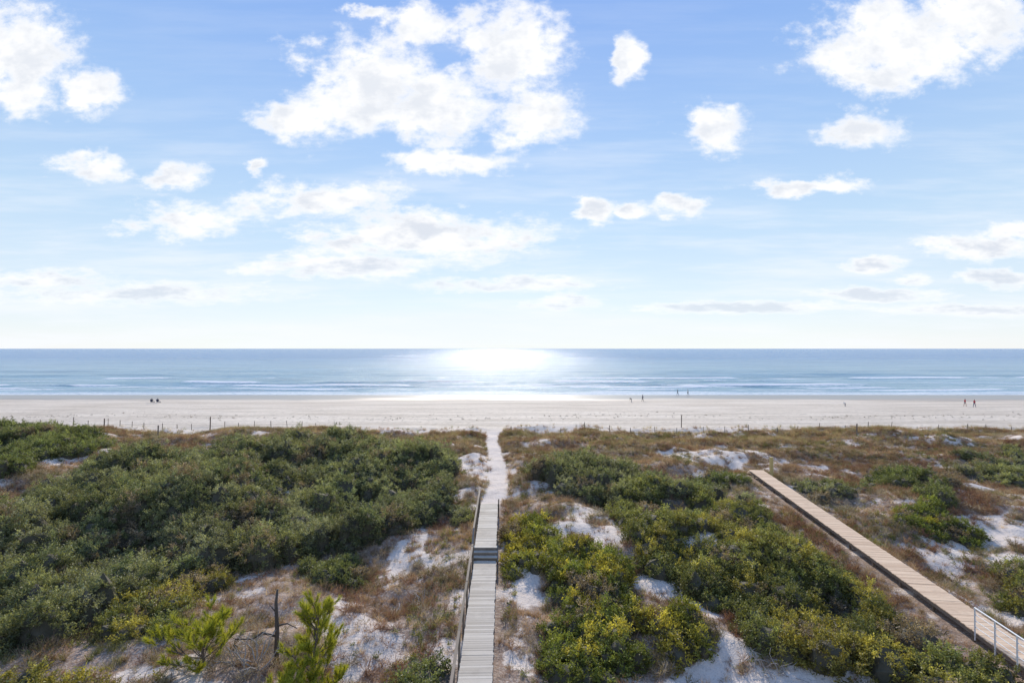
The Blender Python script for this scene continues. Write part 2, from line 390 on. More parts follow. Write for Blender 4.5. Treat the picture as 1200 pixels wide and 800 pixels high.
def brush(k):
    V=[];D_=[];Ls=[]
    for s in range(14):
        d=unit(np.array([rng.normal()*.9,rng.normal()*.9,.8])); V.append(np.zeros(3)); D_.append(d); l=rng.uniform(.25,.42); Ls.append(l)
        for q in range(6):
            V.append(d*l*rng.uniform(.3,.9)); D_.append(unit(d+rng.normal(size=3)*.6)); Ls.append(rng.uniform(.08,.22))
    n=len(V); return leafmesh('brush_twigs',np.array(V),np.array(D_),np.array(Ls),np.full(n,.012),mat_dry,True)
c_brush=coll('brush_sources',[brush(i) for i in range(5)])

def gn_group(name,c):
    ng=bpy.data.node_groups.new(name,'GeometryNodeTree')
    ng.interface.new_socket('Geometry',in_out='INPUT',socket_type='NodeSocketGeometry'); ng.interface.new_socket('Geometry',in_out='OUTPUT',socket_type='NodeSocketGeometry')
    gi=ng.nodes.new('NodeGroupInput'); go_=ng.nodes.new('NodeGroupOutput'); ip=ng.nodes.new('GeometryNodeInstanceOnPoints'); ci=ng.nodes.new('GeometryNodeCollectionInfo')
    ci.inputs[0].default_value=c; ci.inputs['Separate Children'].default_value=True; ci.inputs['Reset Children'].default_value=True
    ip.inputs['Pick Instance'].default_value=True
    def na(n,t):
        q=ng.nodes.new('GeometryNodeInputNamedAttribute'); q.data_type=t; q.inputs[0].default_value=n
        return [s for s in q.outputs if s.enabled and s.name=='Attribute'][0]
    e=ng.nodes.new('FunctionNodeEulerToRotation'); L=ng.links
    L.new(na('rot','FLOAT_VECTOR'),e.inputs[0]); L.new(e.outputs[0],ip.inputs['Rotation']); L.new(na('scl','FLOAT'),ip.inputs['Scale']); L.new(na('pick','INT'),ip.inputs['Instance Index'])
    L.new(gi.outputs[0],ip.inputs['Points']); L.new(ci.outputs[0],ip.inputs['Instance']); L.new(ip.outputs[0],go_.inputs[0])
    return ng
GN={}
def scatter(name,pts,rot,scl,tint,c,parent=None):
    n=len(pts); m=bpy.data.meshes.new(name); m.vertices.add(n); m.vertices.foreach_set('co',np.asarray(pts,np.float32).ravel())
    m.attributes.new('rot','FLOAT_VECTOR','POINT').data.foreach_set('vector',np.asarray(rot,np.float32).ravel())
    m.attributes.new('scl','FLOAT','POINT').data.foreach_set('value',np.asarray(scl,np.float32))
    m.attributes.new('pick','INT','POINT').data.foreach_set('value',rng.integers(0,60,n).astype(np.int32))
    t4=np.concatenate([tint,np.ones((n,1))],1).astype(np.float32)
    m.attributes.new('tint','FLOAT_COLOR','POINT').data.foreach_set('color',t4.ravel())
    o=bpy.data.objects.new(name,m); link(o,parent)
    if c.name not in GN: GN[c.name]=gn_group('scatter_'+c.name,c)
    md=o.modifiers.new('scatter','NODES'); md.node_group=GN[c.name]
    return o
def align(nrm):
    return np.stack([np.arccos(np.clip(nrm[:,2],-1,1)),np.zeros(len(nrm)),np.arctan2(nrm[:,0],-nrm[:,1])],1)

# ------------------------------------------------------------ shrubs
mcore,ntc,bsc=newmat('shrub_dark_core'); gc=N(ntc)  # dark colour for the filler cores that close gaps between sprigs
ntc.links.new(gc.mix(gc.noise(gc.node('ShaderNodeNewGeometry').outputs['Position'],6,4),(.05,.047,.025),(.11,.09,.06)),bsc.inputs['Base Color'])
import bmesh
bmm=bmesh.new(); bmesh.ops.create_icosphere(bmm,subdivisions=2,radius=1); icoV=np.array([v.co[:] for v in bmm.verts]); icoF=np.array([[v.index for v in f.verts] for f in bmm.faces]); bmm.free()
tot=0
for (name,poly,rmin,rmax,hmin,hmax,pal,sp) in bushw:
    p=np.array(poly); lo=p.min(0)-.5; hi=p.max(0)+.5
    gx=np.arange(lo[0],hi[0],sp); gy=np.arange(lo[1],hi[1],sp); A,B=np.meshgrid(gx,gy); A=A.ravel()+rng.uniform(-.5,.5,A.size)*sp; B=B.ravel()+rng.uniform(-.5,.5,B.size)*sp
    wx=A+1.6*(fbm(A/2.5,B/2.5,91,3)-.5); wy=B+1.6*(fbm(A/2.5,B/2.5,92,3)-.5)
    k=inpoly(wx,wy,poly)&~ondeck(A,B,.6)&(np.abs(A)<B*1.08+6)&(B<75)
    if name=='shrub_thicket': k&=fbm(A/3.0,B/3.0,95,3)>(.34 if A.mean()<-5 else .40)
    A=A[k];B=B[k]; n=len(A)
    if n==0: continue
    e=empty(name)
    big=fbm(A/4.5,B/4.5,97,3)
    r=rng.uniform(rmin,rmax,n); h=(hmin+(hmax-hmin)*np.clip(.45*rng.random(n)+2.4*(big-.36),0,1.2))*(.7+.3*r/rmax)
    gz=ground(A,B)
    PT=[];RT=[];SC=[];TI=[];CV=[];CF=[];off=0
    pal=np.array(pal); pn=fbm(A/4,B/4,99,3); CC=np.stack([A,B,gz-.1],1); RR=np.stack([r,r,h],1)
    for i in range(n):
        dist=B[i]; dens=12 if dist<40 else 8
        m_=int(2*math.pi*r[i]*(r[i]*.5+h[i]*.5)*dens)
        d=unit(rng.normal(size=(m_,3))); d[:,2]=np.abs(d[:,2])*1.0-.12; d=unit(d)
        az_=np.arctan2(d[:,1],d[:,0]); lump=.86+.24*np.sin(az_*3+i)*(1-d[:,2])+.12*rng.normal(size=m_)
        rad=lump*(1-.28*rng.random(m_)**2)
        q=d*np.array([r[i],r[i],h[i]])*rad[:,None]+np.array([A[i],B[i],gz[i]-.05])
        nn=unit(d*np.array([1,1,1.2])+rng.normal(size=(m_,3))*.28+np.array([0,0,.35]))
        near=np.where((np.abs(A-A[i])<2.6)&(np.abs(B-B[i])<2.6)&(np.arange(n)!=i))[0]
        vis=np.ones(m_,bool)
        if len(near): vis=(((q[:,None,:]-CC[None,near])/RR[None,near])**2).sum(-1).min(1)>.5
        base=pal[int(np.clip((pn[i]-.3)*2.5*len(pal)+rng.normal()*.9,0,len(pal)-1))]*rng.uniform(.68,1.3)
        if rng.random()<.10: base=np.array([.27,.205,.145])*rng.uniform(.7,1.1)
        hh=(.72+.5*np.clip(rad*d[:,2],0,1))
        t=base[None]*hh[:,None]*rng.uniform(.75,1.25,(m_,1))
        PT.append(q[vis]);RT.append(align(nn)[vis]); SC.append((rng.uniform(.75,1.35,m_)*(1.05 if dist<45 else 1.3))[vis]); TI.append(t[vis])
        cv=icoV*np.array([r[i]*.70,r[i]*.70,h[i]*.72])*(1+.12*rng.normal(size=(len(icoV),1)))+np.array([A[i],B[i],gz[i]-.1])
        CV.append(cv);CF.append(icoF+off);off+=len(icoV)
    PT=np.concatenate(PT);tot+=len(PT)
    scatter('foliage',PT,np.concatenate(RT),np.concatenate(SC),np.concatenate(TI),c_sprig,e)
    mesh_obj('dark_core',np.concatenate(CV),np.concatenate(CF),mcore,e)  # lumpy dark domes added inside the crowns to block see-through
print('SPRIGS',tot)

# ------------------------------------------------------------ ground cover
def cand(n,y0=14,y1=78):
    yy=np.sqrt(rng.uniform(y0**2,y1**2,n)); xx=rng.uniform(-1,1,n)*(yy*1.06+5); return xx,yy
def zrot(n,t=.25): return np.stack([rng.normal(size=n)*t,rng.normal(size=n)*t,rng.uniform(0,6.28,n)],1)
def offpath(xx,yy): return ~((np.abs(xx-pathx(yy))<.85)&(yy>36))
xx,yy=cand(90000); s=sandmask(xx,yy); u_=undermask(xx,yy); nz=fbm(xx/3,yy/3,111,3); nz2=fbm(xx/1.2,yy/1.2,113,3)
keep=(rng.random(len(xx))<np.clip(1.05-s*.96,0,1)*np.clip(.30+1.7*(nz2-.3),.08,1)*(1-.9*u_))&~ondeck(xx,yy,.12)&offpath(xx,yy)
xx=xx[keep];yy=yy[keep];nz=nz[keep]; n=len(xx)
pal=np.array([(.42,.285,.20),(.33,.20,.14),(.50,.37,.26),(.31,.19,.135),(.45,.35,.255),(.24,.22,.10)])
ci=np.clip(((nz-.25)*2*len(pal)+rng.normal(size=n)*1.3),0,len(pal)-1).astype(int)
scatter('dry_dune_grass',np.stack([xx,yy,ground(xx,yy)],1),zrot(n),rng.uniform(.6,1.3,n)*(1+yy/130),pal[ci]*rng.uniform(.75,1.25,(n,1)),c_tuft); print('TUFTS',n)
xx,yy=cand(46000,14,74); s=sandmask(xx,yy); u_=undermask(xx,yy); nz=fbm(xx/2.2,yy/2.2,121,3); 
keep=(rng.random(len(xx))<np.clip(1-s*.95,0,1)*sm(.38,.58,nz)*(1-.85*u_))&~ondeck(xx,yy,.3)&offpath(xx,yy)
xx=xx[keep];yy=yy[keep]; n=len(xx); q=fbm(xx/5,yy/5,123,3)
pal=np.array([(.27,.145,.11),(.32,.19,.135),(.35,.25,.185),(.21,.17,.09),(.42,.35,.30)])
ci=np.clip(((q-.25)*2*len(pal)+rng.normal(size=n)*1.2),0,len(pal)-1).astype(int)
scatter('dry_brush',np.stack([xx,yy,ground(xx,yy)-.03],1),zrot(n),rng.uniform(.7,1.6,n),pal[ci]*rng.uniform(.7,1.2,(n,1)),c_brush); print('BRUSH',n)
xx,yy=cand(30000,14,74); s=sandmask(xx,yy); u_=undermask(xx,yy); nz=fbm(xx/3.5,yy/3.5,131,4)
keep=(rng.random(len(xx))<np.clip(1-s*.98,0,1)*sm(.49,.63,nz)*(1-.8*u_))&~ondeck(xx,yy,.3)&offpath(xx,yy)
xx=xx[keep];yy=yy[keep]; n=len(xx); pal=np.array(OL+GG); 
scatter('ground_cover_plants',np.stack([xx,yy,ground(xx,yy)+.02],1),zrot(n),rng.uniform(.6,1.1,n),pal[rng.integers(0,len(pal),n)]*rng.uniform(.7,1.2,(n,1)),c_sprig); print('GREEN',n)
yy=rng.uniform(60,80,15000); xx=rng.uniform(-1,1,15000)*(yy*1.06+5); s=sandmask(xx,yy)
keep=(rng.random(len(xx))<np.clip(1-s*.93,0,1)*sm(.35,.6,fbm(xx/3,yy/3,141,3))*sm(58,68,yy))&(np.abs(xx-pathx(yy))>1.3)
xx=xx[keep];yy=yy[keep]; n=len(xx); pal=np.array([(.46,.35,.22),(.50,.40,.27),(.34,.27,.16),(.28,.26,.12)])
scatter('sea_oats',np.stack([xx,yy,ground(xx,yy)],1),zrot(n,.12),rng.uniform(.5,1.0,n),pal[rng.integers(0,4,n)]*rng.uniform(.8,1.2,(n,1)),c_oat); print('OATS',n)
n=420; xx=rng.uniform(-110,110,n); yy=84+18*fbm(xx/25,xx*0,151,3)+rng.normal(size=n)*2.0
tw=rng.uniform(.5,1.1,n)
scatter('beach_wrack',np.stack([xx,yy,ground(xx,yy)-.05],1),zrot(n,1.2),tw,np.array([[.10,.075,.05]])*rng.uniform(.6,1.5,(n,1)),c_brush)

# ------------------------------------------------------------ wood / decks
def wood(name,c1,c2,dark):
    m,nt,bs=newmat(name); g=N(nt)
    r=g.node('ShaderNodeNewGeometry').outputs['Random Per Island']; pos=g.node('ShaderNodeNewGeometry').outputs['Position']
    c=g.mix(r,c1,c2); gr=g.noise(g.vm('MULTIPLY',pos,(2.,30.,2.)),1.,5,.7); c=g.mix(g.math('MULTIPLY',g.ss(gr,.5,.75),.45),c,dark)
    st=g.noise(pos,1.1,5,.6); c=g.mix(g.math('MULTIPLY',g.ss(st,.5,.7),.3),c,dark)
    nt.links.new(c,bs.inputs['Base Color']); nt.links.new(g.bump(gr,.3,.01),bs.inputs['Normal']); return m
wood_grey=wood('weathered_wood',(.38,.33,.27),(.58,.52,.44),(.20,.17,.14))
wood_new=wood('new_pine_wood',(.58,.40,.26),(.77,.57,.39),(.35,.23,.15))
wood_dark=wood('old_rail_wood',(.14,.11,.08),(.24,.19,.15),(.07,.055,.04))
def box(V,Fc,c,ax,ay,az_,sx,sy,sz):
    o=len(V); c=np.array(c,float)
    for k in range(8):
        a_=1 if k&1 else -1; b_=1 if k&2 else -1; d_=1 if k&4 else -1
        V.append(c+np.array(ax)*a_*sx/2+np.array(ay)*b_*sy/2+np.array(az_)*d_*sz/2)
    for f in ((0,2,3,1),(4,5,7,6),(0,1,5,4),(2,6,7,3),(0,4,6,2),(1,3,7,5)): Fc.append([o+i for i in f])
def seg(V,Fc,p,q,w,h):
    p=np.array(p,float);q=np.array(q,float);d=q-p;L_=np.linalg.norm(d);d/=L_
    s=np.cross(d,[0,0,1]); s=s/np.linalg.norm(s) if np.linalg.norm(s)>1e-3 else np.array([1.,0,0]); u_=np.cross(s,d)
    box(V,Fc,(p+q)/2,d,s,u_,L_,w,h)
def deck(par,p,q,width,z,mat,pw=.14):
    p=np.array(p,float);q=np.array(q,float);d=q-p;L_=np.linalg.norm(d);d/=L_; s=np.array([d[1],-d[0]])
    V=[];Fc=[];n=int(L_/(pw+.012))
    for i in range(n):
        c=p+d*(i+.5)*(pw+.012)+s*random.gauss(0,.008)
        a_=random.gauss(0,.004); ax=np.array([s[0]+d[0]*a_,s[1]+d[1]*a_,0])
        box(V,Fc,(c[0],c[1],z-.019+random.gauss(0,.003)),ax,(d[0],d[1],0),(0,0,1),width+random.gauss(0,.012),pw,.038)
    mesh_obj('planks',V,Fc,mat,par)
    V=[];Fc=[]
    for o in(-1,0,1):
        a_=p+s*o*(width/2-.1);b_=q+s*o*(width/2-.1); seg(V,Fc,(a_[0],a_[1],z-.142),(b_[0],b_[1],z-.142),.045,.20)
    k=1.0
    while k<L_:
        c=p+d*k
        for o in(-1,1):
            cc=c+s*o*(width/2-.17); gz=float(ground(cc[0],cc[1]))-.4
            seg(V,Fc,(cc[0],cc[1],gz),(cc[0],cc[1],z-.06),.09,.09)
        k+=2.4
    mesh_obj('joists_and_posts',V,Fc,wood_dark,par)
bw=empty('boardwalk')
def DX(Y): return deckx(Y)
deck(bw,(DX(6),6),(DX(27.9),27.9),1.2,2.5,wood_grey)
deck(bw,(DX(28.75),28.75),(DX(36.6),36.6),1.2,3.0,wood_grey)
V=[];Fc=[]
for i,(yy_,zz_) in enumerate([(28.08,2.66),(28.36,2.83),(28.62,3.0)]):
    box(V,Fc,(DX(yy_),yy_,zz_-.02),(1,0,0),(0,1,0),(0,0,1),1.32,.27,.038)
for i,(yy_,zz_) in enumerate([(36.85,2.8),(37.15,2.58),(37.45,2.36),(37.75,2.14)]):
    box(V,Fc,(DX(yy_),yy_,zz_-.02),(1,0,0),(0,1,0),(0,0,1),1.2,.27,.038)
mesh_obj('stair_treads',V,Fc,wood_grey,bw)
V=[];Fc=[]
for s_ in(-1,1):
    seg(V,Fc,(DX(27.9)+s_*.68,27.85,2.4),(DX(28.7)+s_*.68,28.8,2.93),.045,.24)
    seg(V,Fc,(DX(36.6)+s_*.62,36.6,2.85),(DX(37.8)+s_*.62,37.9,1.95),.045,.24)
for yy_,zz_ in[(27.96,2.56),(28.23,2.73),(28.5,2.9)]: box(V,Fc,(DX(yy_),yy_,zz_),(1,0,0),(0,1,0),(0,0,1),1.26,.02,.13)
mesh_obj('stair_stringers',V,Fc,wood_dark,bw)
V=[];Fc=[]
ysp=list(np.arange(7,27.9,2.05))+[27.8]
for yy_ in ysp: seg(V,Fc,(DX(yy_)-.67,yy_,1.6),(DX(yy_)-.67+random.gauss(0,.02),yy_,3.42),.085,.085)
for a_,b_ in zip(ysp[:-1],ysp[1:]):
    seg(V,Fc,(DX(a_)-.67,a_,3.44),(DX(b_)-.67,b_,3.44+random.gauss(0,.01)),.10,.04); seg(V,Fc,(DX(a_)-.72,a_,3.0),(DX(b_)-.72,b_,3.0),.035,.09)
ysp=list(np.arange(28.8,36.7,1.95))
for yy_ in ysp:
    seg(V,Fc,(DX(yy_)-.67,yy_,1.8),(DX(yy_)-.67,yy_,3.92),.085,.085)
for a_,b_ in zip(ysp[:-1],ysp[1:]):
    seg(V,Fc,(DX(a_)-.67,a_,3.94),(DX(b_)-.67,b_,3.94),.10,.04); seg(V,Fc,(DX(a_)-.72,a_,3.5),(DX(b_)-.72,b_,3.5),.035,.09)
seg(V,Fc,(DX(27.8)-.67,27.8,3.44),(DX(28.8)-.67,28.8,3.94),.10,.04)
for yy_ in (28.8,36.5): seg(V,Fc,(DX(yy_)+.67,yy_,1.8),(DX(yy_)+.67,yy_,3.3),.085,.085)
mesh_obj('handrail',V,Fc,wood_dark,bw)
bw2=empty('boardwalk')
deck(bw2,RBfar,RBnear,1.3,2.6,wood_new)
V=[];Fc=[]
sx,sy=-rdy,rdx
for i,(k_,zz_) in enumerate([(.17,2.42),(.46,2.24),(.75,2.08)]):
    box(V,Fc,(RBfar[0]-rdx*k_,RBfar[1]-rdy*k_,zz_-.02),(sx,sy,0),(rdx,rdy,0),(0,0,1),1.3,.27,.038)
mesh_obj('stair_treads',V,Fc,wood_new,bw2)
wpst=P(903,558,2.2); V=[];Fc=[]
wm=wood('post_wood',(.46,.36,.14),(.55,.42,.18),(.28,.2,.09))
seg(V,Fc,(wpst[0],wpst[1],1.2),(wpst[0],wpst[1],3.95),.24,.24); box(V,Fc,(wpst[0],wpst[1],3.97),(1,0,0),(0,1,0),(0,0,1),.28,.28,.04)
mesh_obj('wooden_post',V,Fc,wm)
mm_,ntm,bsm=newmat('galvanised_metal'); bsm.inputs['Metallic'].default_value=.2; bsm.inputs['Roughness'].default_value=.4
gm=N(ntm); ntm.links.new(gm.mix(gm.noise(gm.node('ShaderNodeNewGeometry').outputs['Position'],9,3),(.6,.62,.63),(.8,.81,.82)),bsm.inputs['Base Color'])
def tube(V,Fc,p,q,r,ns=8):
    p=np.array(p,float);q=np.array(q,float);d=unit(q-p); s=unit(np.cross(d,[.31,.2,.93])); t=np.cross(d,s); o=len(V)
    for c in(p,q):
        for k in range(ns): a_=2*math.pi*k/ns; V.append(c+s*math.cos(a_)*r+t*math.sin(a_)*r)
    for k in range(ns): Fc.append([o+k,o+(k+1)%ns,o+ns+(k+1)%ns,o+ns+k])
    Fc.append([o+k for k in range(ns)][::-1]); Fc.append([o+ns+k for k in range(ns)])
st=P(1147,739,2.6)
sxl,syl=(sx,sy) if sx<0 else (-sx,-sy)
tt=(st[0]-RBfar[0])*rdx+(st[1]-RBfar[1])*rdy
V=[];Fc=[]
def rp(t,z,o=.70): return (RBfar[0]+rdx*t+sxl*o,RBfar[1]+rdy*t+syl*o,z)
for k in range(9):
    tube(V,Fc,rp(tt+k*1.0,2.3),rp(tt+k*1.0,3.6),.028)
for zz_ in(3.6,3.35,3.1,2.85): tube(V,Fc,rp(tt,zz_),rp(tt+8.0,zz_),.030 if zz_>3.5 else .016)
mesh_obj('metal_railing',V,Fc,mm_)

# ------------------------------------------------------------ sand fence + posts
V=[];Fc=[]
def fence(px0,px1,py,step,h=1.1):
    x0,y0=P(px0,py,1.7);x1,y1=P(px1,py,1.7); n=int(abs(x1-x0)/step); pr=None
    for i in range(n+1):
        t=i/max(n,1); x_=x0+(x1-x0)*t+random.gauss(0,.15); y_=y0+(y1-y0)*t+random.gauss(0,.3); gz=float(ground(x_,y_)); hh=h*random.uniform(.7,1.15)
        tp=(x_+random.gauss(0,.06),y_+random.gauss(0,.06),gz+hh); seg(V,Fc,(x_,y_,gz-.3),tp,.07,.07)
        if pr is not None and random.random()<.8:
            seg(V,Fc,(pr[0],pr[1],pr[2]-.2),(tp[0],tp[1],tp[2]-.2),.012,.012); seg(V,Fc,(pr[0],pr[1],pr[2]-.5),(tp[0],tp[1],tp[2]-.5),.012,.012)
        pr=tp
fence(-40,370,502,2.3,1.25); fence(600,1240,508,3.4,1.0)
mesh_obj('sand_fence',V,Fc,wood_dark)
for (px0,py0,hh) in [(247,506,2.2),(798,503,1.9),(186,520,1.6),(123,508,1.6),(1003,522,1.5)]:
    x_,y_=P(px0,py0,1.6); gz=float(ground(x_,y_)); V=[];Fc=[]; seg(V,Fc,(x_,y_,gz-.3),(x_+.04,y_,gz+hh),.11,.11); box(V,Fc,(x_+.04,y_,gz+hh+.01),(1,0,0),(0,1,0),(0,0,1),.14,.14,.03)
    mesh_obj('marker_post',V,Fc,wood_dark)

# ------------------------------------------------------------ pine trees
def fixed_leaf(name,c1,c2):
    m,nt,bs=newmat(name); g=N(nt); r=g.node('ShaderNodeNewGeometry').outputs['Random Per Island']; c=g.mix(r,c1,c2)
    nt.links.new(c,bs.inputs['Base Color']); tr=g.node('ShaderNodeBsdfTranslucent'); nt.links.new(g.vm('MULTIPLY',c,(1.5,1.4,.7)),tr.inputs[0])
    mx=g.node('ShaderNodeMixShader'); mx.inputs[0].default_value=.4; nt.links.new(bs.outputs[0],mx.inputs[1]); nt.links.new(tr.outputs[0],mx.inputs[2]); nt.links.new(mx.outputs[0],nt.nodes['Material Output'].inputs[0]); return m
needle=fixed_leaf('pine_needles',(.17,.23,.03),(.50,.47,.06))
bark,ntb,bsb=newmat('bark'); gb=N(ntb); pb=gb.node('ShaderNodeNewGeometry').outputs['Position']; nb=gb.noise(pb,14,6,.7); ntb.links.new(gb.mix(nb,(.06,.045,.035),(.22,.17,.14)),bsb.inputs['Base Color']); ntb.links.new(gb.bump(nb,.8,.03),bsb.inputs['Normal'])
barkg,ntb,bsb=newmat('dead_bark'); gb=N(ntb); pb=gb.node('ShaderNodeNewGeometry').outputs['Position']; nb=gb.noise(gb.vm('MULTIPLY',pb,(12.,12.,3.)),1.,6,.7); ntb.links.new(gb.mix(nb,(.03,.025,.02),(.16,.13,.11)),bsb.inputs['Base Color']); ntb.links.new(gb.bump(nb,.8,.03),bsb.inputs['Normal'])
barkl,ntb,bsb=newmat('grey_branch'); gb=N(ntb); pb=gb.node('ShaderNodeNewGeometry').outputs['Position']; nb=gb.noise(pb,14,6,.7); ntb.links.new(gb.mix(nb,(.24,.21,.19),(.52,.47,.43)),bsb.inputs['Base Color'])
def limb(V,Fc,pts,r0,r1,ns=7):
    pts=[np.array(p,float) for p in pts]; o=len(V); n=len(pts)
    for i,p in enumerate(pts):
        d=unit(pts[min(i+1,n-1)]-pts[max(i-1,0)]); s=unit(np.cross(d,[.2,.9,.35])); t=np.cross(d,s); r=r0+(r1-r0)*i/(n-1)
        for k in range(ns): a_=2*math.pi*k/ns; V.append(p+(s*math.cos(a_)+t*math.sin(a_))*r*(1+.12*random.gauss(0,1)))
    for i in range(n-1):
        for k in range(ns): Fc.append([o+i*ns+k,o+i*ns+(k+1)%ns,o+(i+1)*ns+(k+1)%ns,o+(i+1)*ns+k])
    Fc.append([o+k for k in range(ns)][::-1]); Fc.append([o+(n-1)*ns+k for k in range(ns)])
def pine(x0,y0,h,rad,lean=(0,0),low=.12,levels=11,nbr=6,seed=0,flat=0.):
    random.seed(seed); gz=float(ground(x0,y0)); e=empty('pine_tree'); V=[];Fc=[]
    tr=[np.array([x0+lean[0]*t*h+.05*math.sin(t*9),y0+lean[1]*t*h+.04*math.cos(t*7),gz-.2+t*(h+.2)]) for t in np.linspace(0,1,10)]
    limb(V,Fc,tr,.075,.015); tips=[]
    for l in range(levels):
        t=low+(1-low)*l/levels; bp=tr[0]+(tr[-1]-tr[0])*t
        for b_ in range(nbr):
            ln=rad*(1-t)**.5*random.uniform(.3,1.2)+.18
            a_=random.uniform(0,6.28); up=random.uniform(.1,.65)-flat+t*.5; d=unit(np.array([math.cos(a_),math.sin(a_),up])); q=[bp]
            for s_ in range(4): d=unit(d+np.array([random.gauss(0,.15),random.gauss(0,.15),.14])); q.append(q[-1]+d*ln/4)
            limb(V,Fc,q,.022,.009,5)
            tips.append((q[-1],unit(d+np.array([0,0,.6]))))
            for z_ in range(6 if ln>.5 else 3):
                d2=unit(d+np.array([random.gauss(0,.8),random.gauss(0,.8),random.uniform(0,.6)])); pp=q[random.choice((2,3,4))]; qq=pp+d2*random.uniform(.15,.40); limb(V,Fc,[pp,qq],.010,.006,4); tips.append((qq,unit(d2+np.array([0,0,.6]))))
    tips.append((tr[-1],np.array([0,0,1.])))
    mesh_obj('trunk_and_limbs',V,Fc,bark,e,True)
    PP=[];DD=[]
    for p,d in tips:
        n=85; dd=unit(d[None]*.95+rng.normal(size=(n,3))*.40); PP.append(p[None]+d[None]*rng.uniform(-.18,.06,(n,1))); DD.append(dd)
    PP=np.concatenate(PP);DD=np.concatenate(DD); n=len(PP); o=leafmesh('needles',PP,DD,rng.uniform(.14,.25,n),np.full(n,.015),needle,True); link(o,e)
    return e
q=P(371,808,2.0); pine(q[0],q[1],3.3,1.3,(.02,0),.1,8,5,3)
q=P(238,795,2.0); pine(q[0],q[1],1.5,1.9,(.2,.0),.12,5,6,5,.2)
q=P(340,840,2.0); pine(q[0],q[1],1.3,1.0,(0,0),.2,4,6,9)
q=P(326,770,2.0); gz=float(ground(*q)); V=[];Fc=[]
limb(V,Fc,[(q[0],q[1],gz-.2),(q[0]+.03,q[1],gz+1.2),(q[0]-.02,q[1],gz+2.2),(q[0]+.03,q[1],gz+2.7)],.10,.035)
limb(V,Fc,[(q[0],q[1],gz+.9),(q[0]-.5,q[1]-.1,gz+1.1),(q[0]-.9,q[1],gz+.8),(q[0]-1.5,q[1]-.2,gz+.9)],.05,.02)
limb(V,Fc,[(q[0],q[1],gz+1.3),(q[0]+.5,q[1]-.2,gz+1.5),(q[0]+.8,q[1],gz+1.2)],.04,.012)
limb(V,Fc,[(q[0],q[1],gz+1.8),(q[0]-.25,q[1]-.1,gz+2.2)],.03,.012)
mesh_obj('dead_tree',V,Fc,barkg,smooth=True)
V=[];Fc=[]; random.seed(4)
rt=np.array([q[0]-.5,q[1]-.7,gz+.1])
for k in range(20):
    p=rt+np.array([random.gauss(0,.12),random.gauss(0,.12),0]); d=unit(np.array([random.gauss(-.5,.7),random.gauss(-.1,.4),random.uniform(.2,.8)])); pts=[p]
    for s_ in range(6): d=unit(d+np.array([random.gauss(0,.45),random.gauss(0,.3),random.gauss(0,.35)])); pts.append(pts[-1]+d*.25)
    limb(V,Fc,pts,.034,.010,5)
    for s_ in range(2):
        pp=pts[random.choice((3,4,5))]; dd_=unit(d+np.array([random.gauss(0,.7),random.gauss(0,.7),random.gauss(0,.5)])); limb(V,Fc,[pp,pp+dd_*.2,pp+dd_*.35+np.array([0,0,.06])],.014,.006,4)
mesh_obj('dead_bush',V,Fc,barkl,smooth=True)
for (px0,py0,nb_) in [(500,692,22),(905,775,30),(880,690,12)]:
    qx,qy=P(px0,py0,2.1); gz=float(ground(qx,qy)); V=[];Fc=[]
    for k in range(nb_):
        p=np.array([qx+random.gauss(0,.5),qy+random.gauss(0,.4),gz+.05]); d=unit(np.array([random.gauss(0,.8),random.gauss(0,.8),random.uniform(.2,.8)])); pts=[p]
        for s_ in range(4): d=unit(d+np.array([random.gauss(0,.4),random.gauss(0,.4),random.gauss(-.1,.3)])); pts.append(pts[-1]+d*.22)
        limb(V,Fc,pts,.018,.006,4)
    mesh_obj('dead_shrub',V,Fc,barkl,smooth=True)

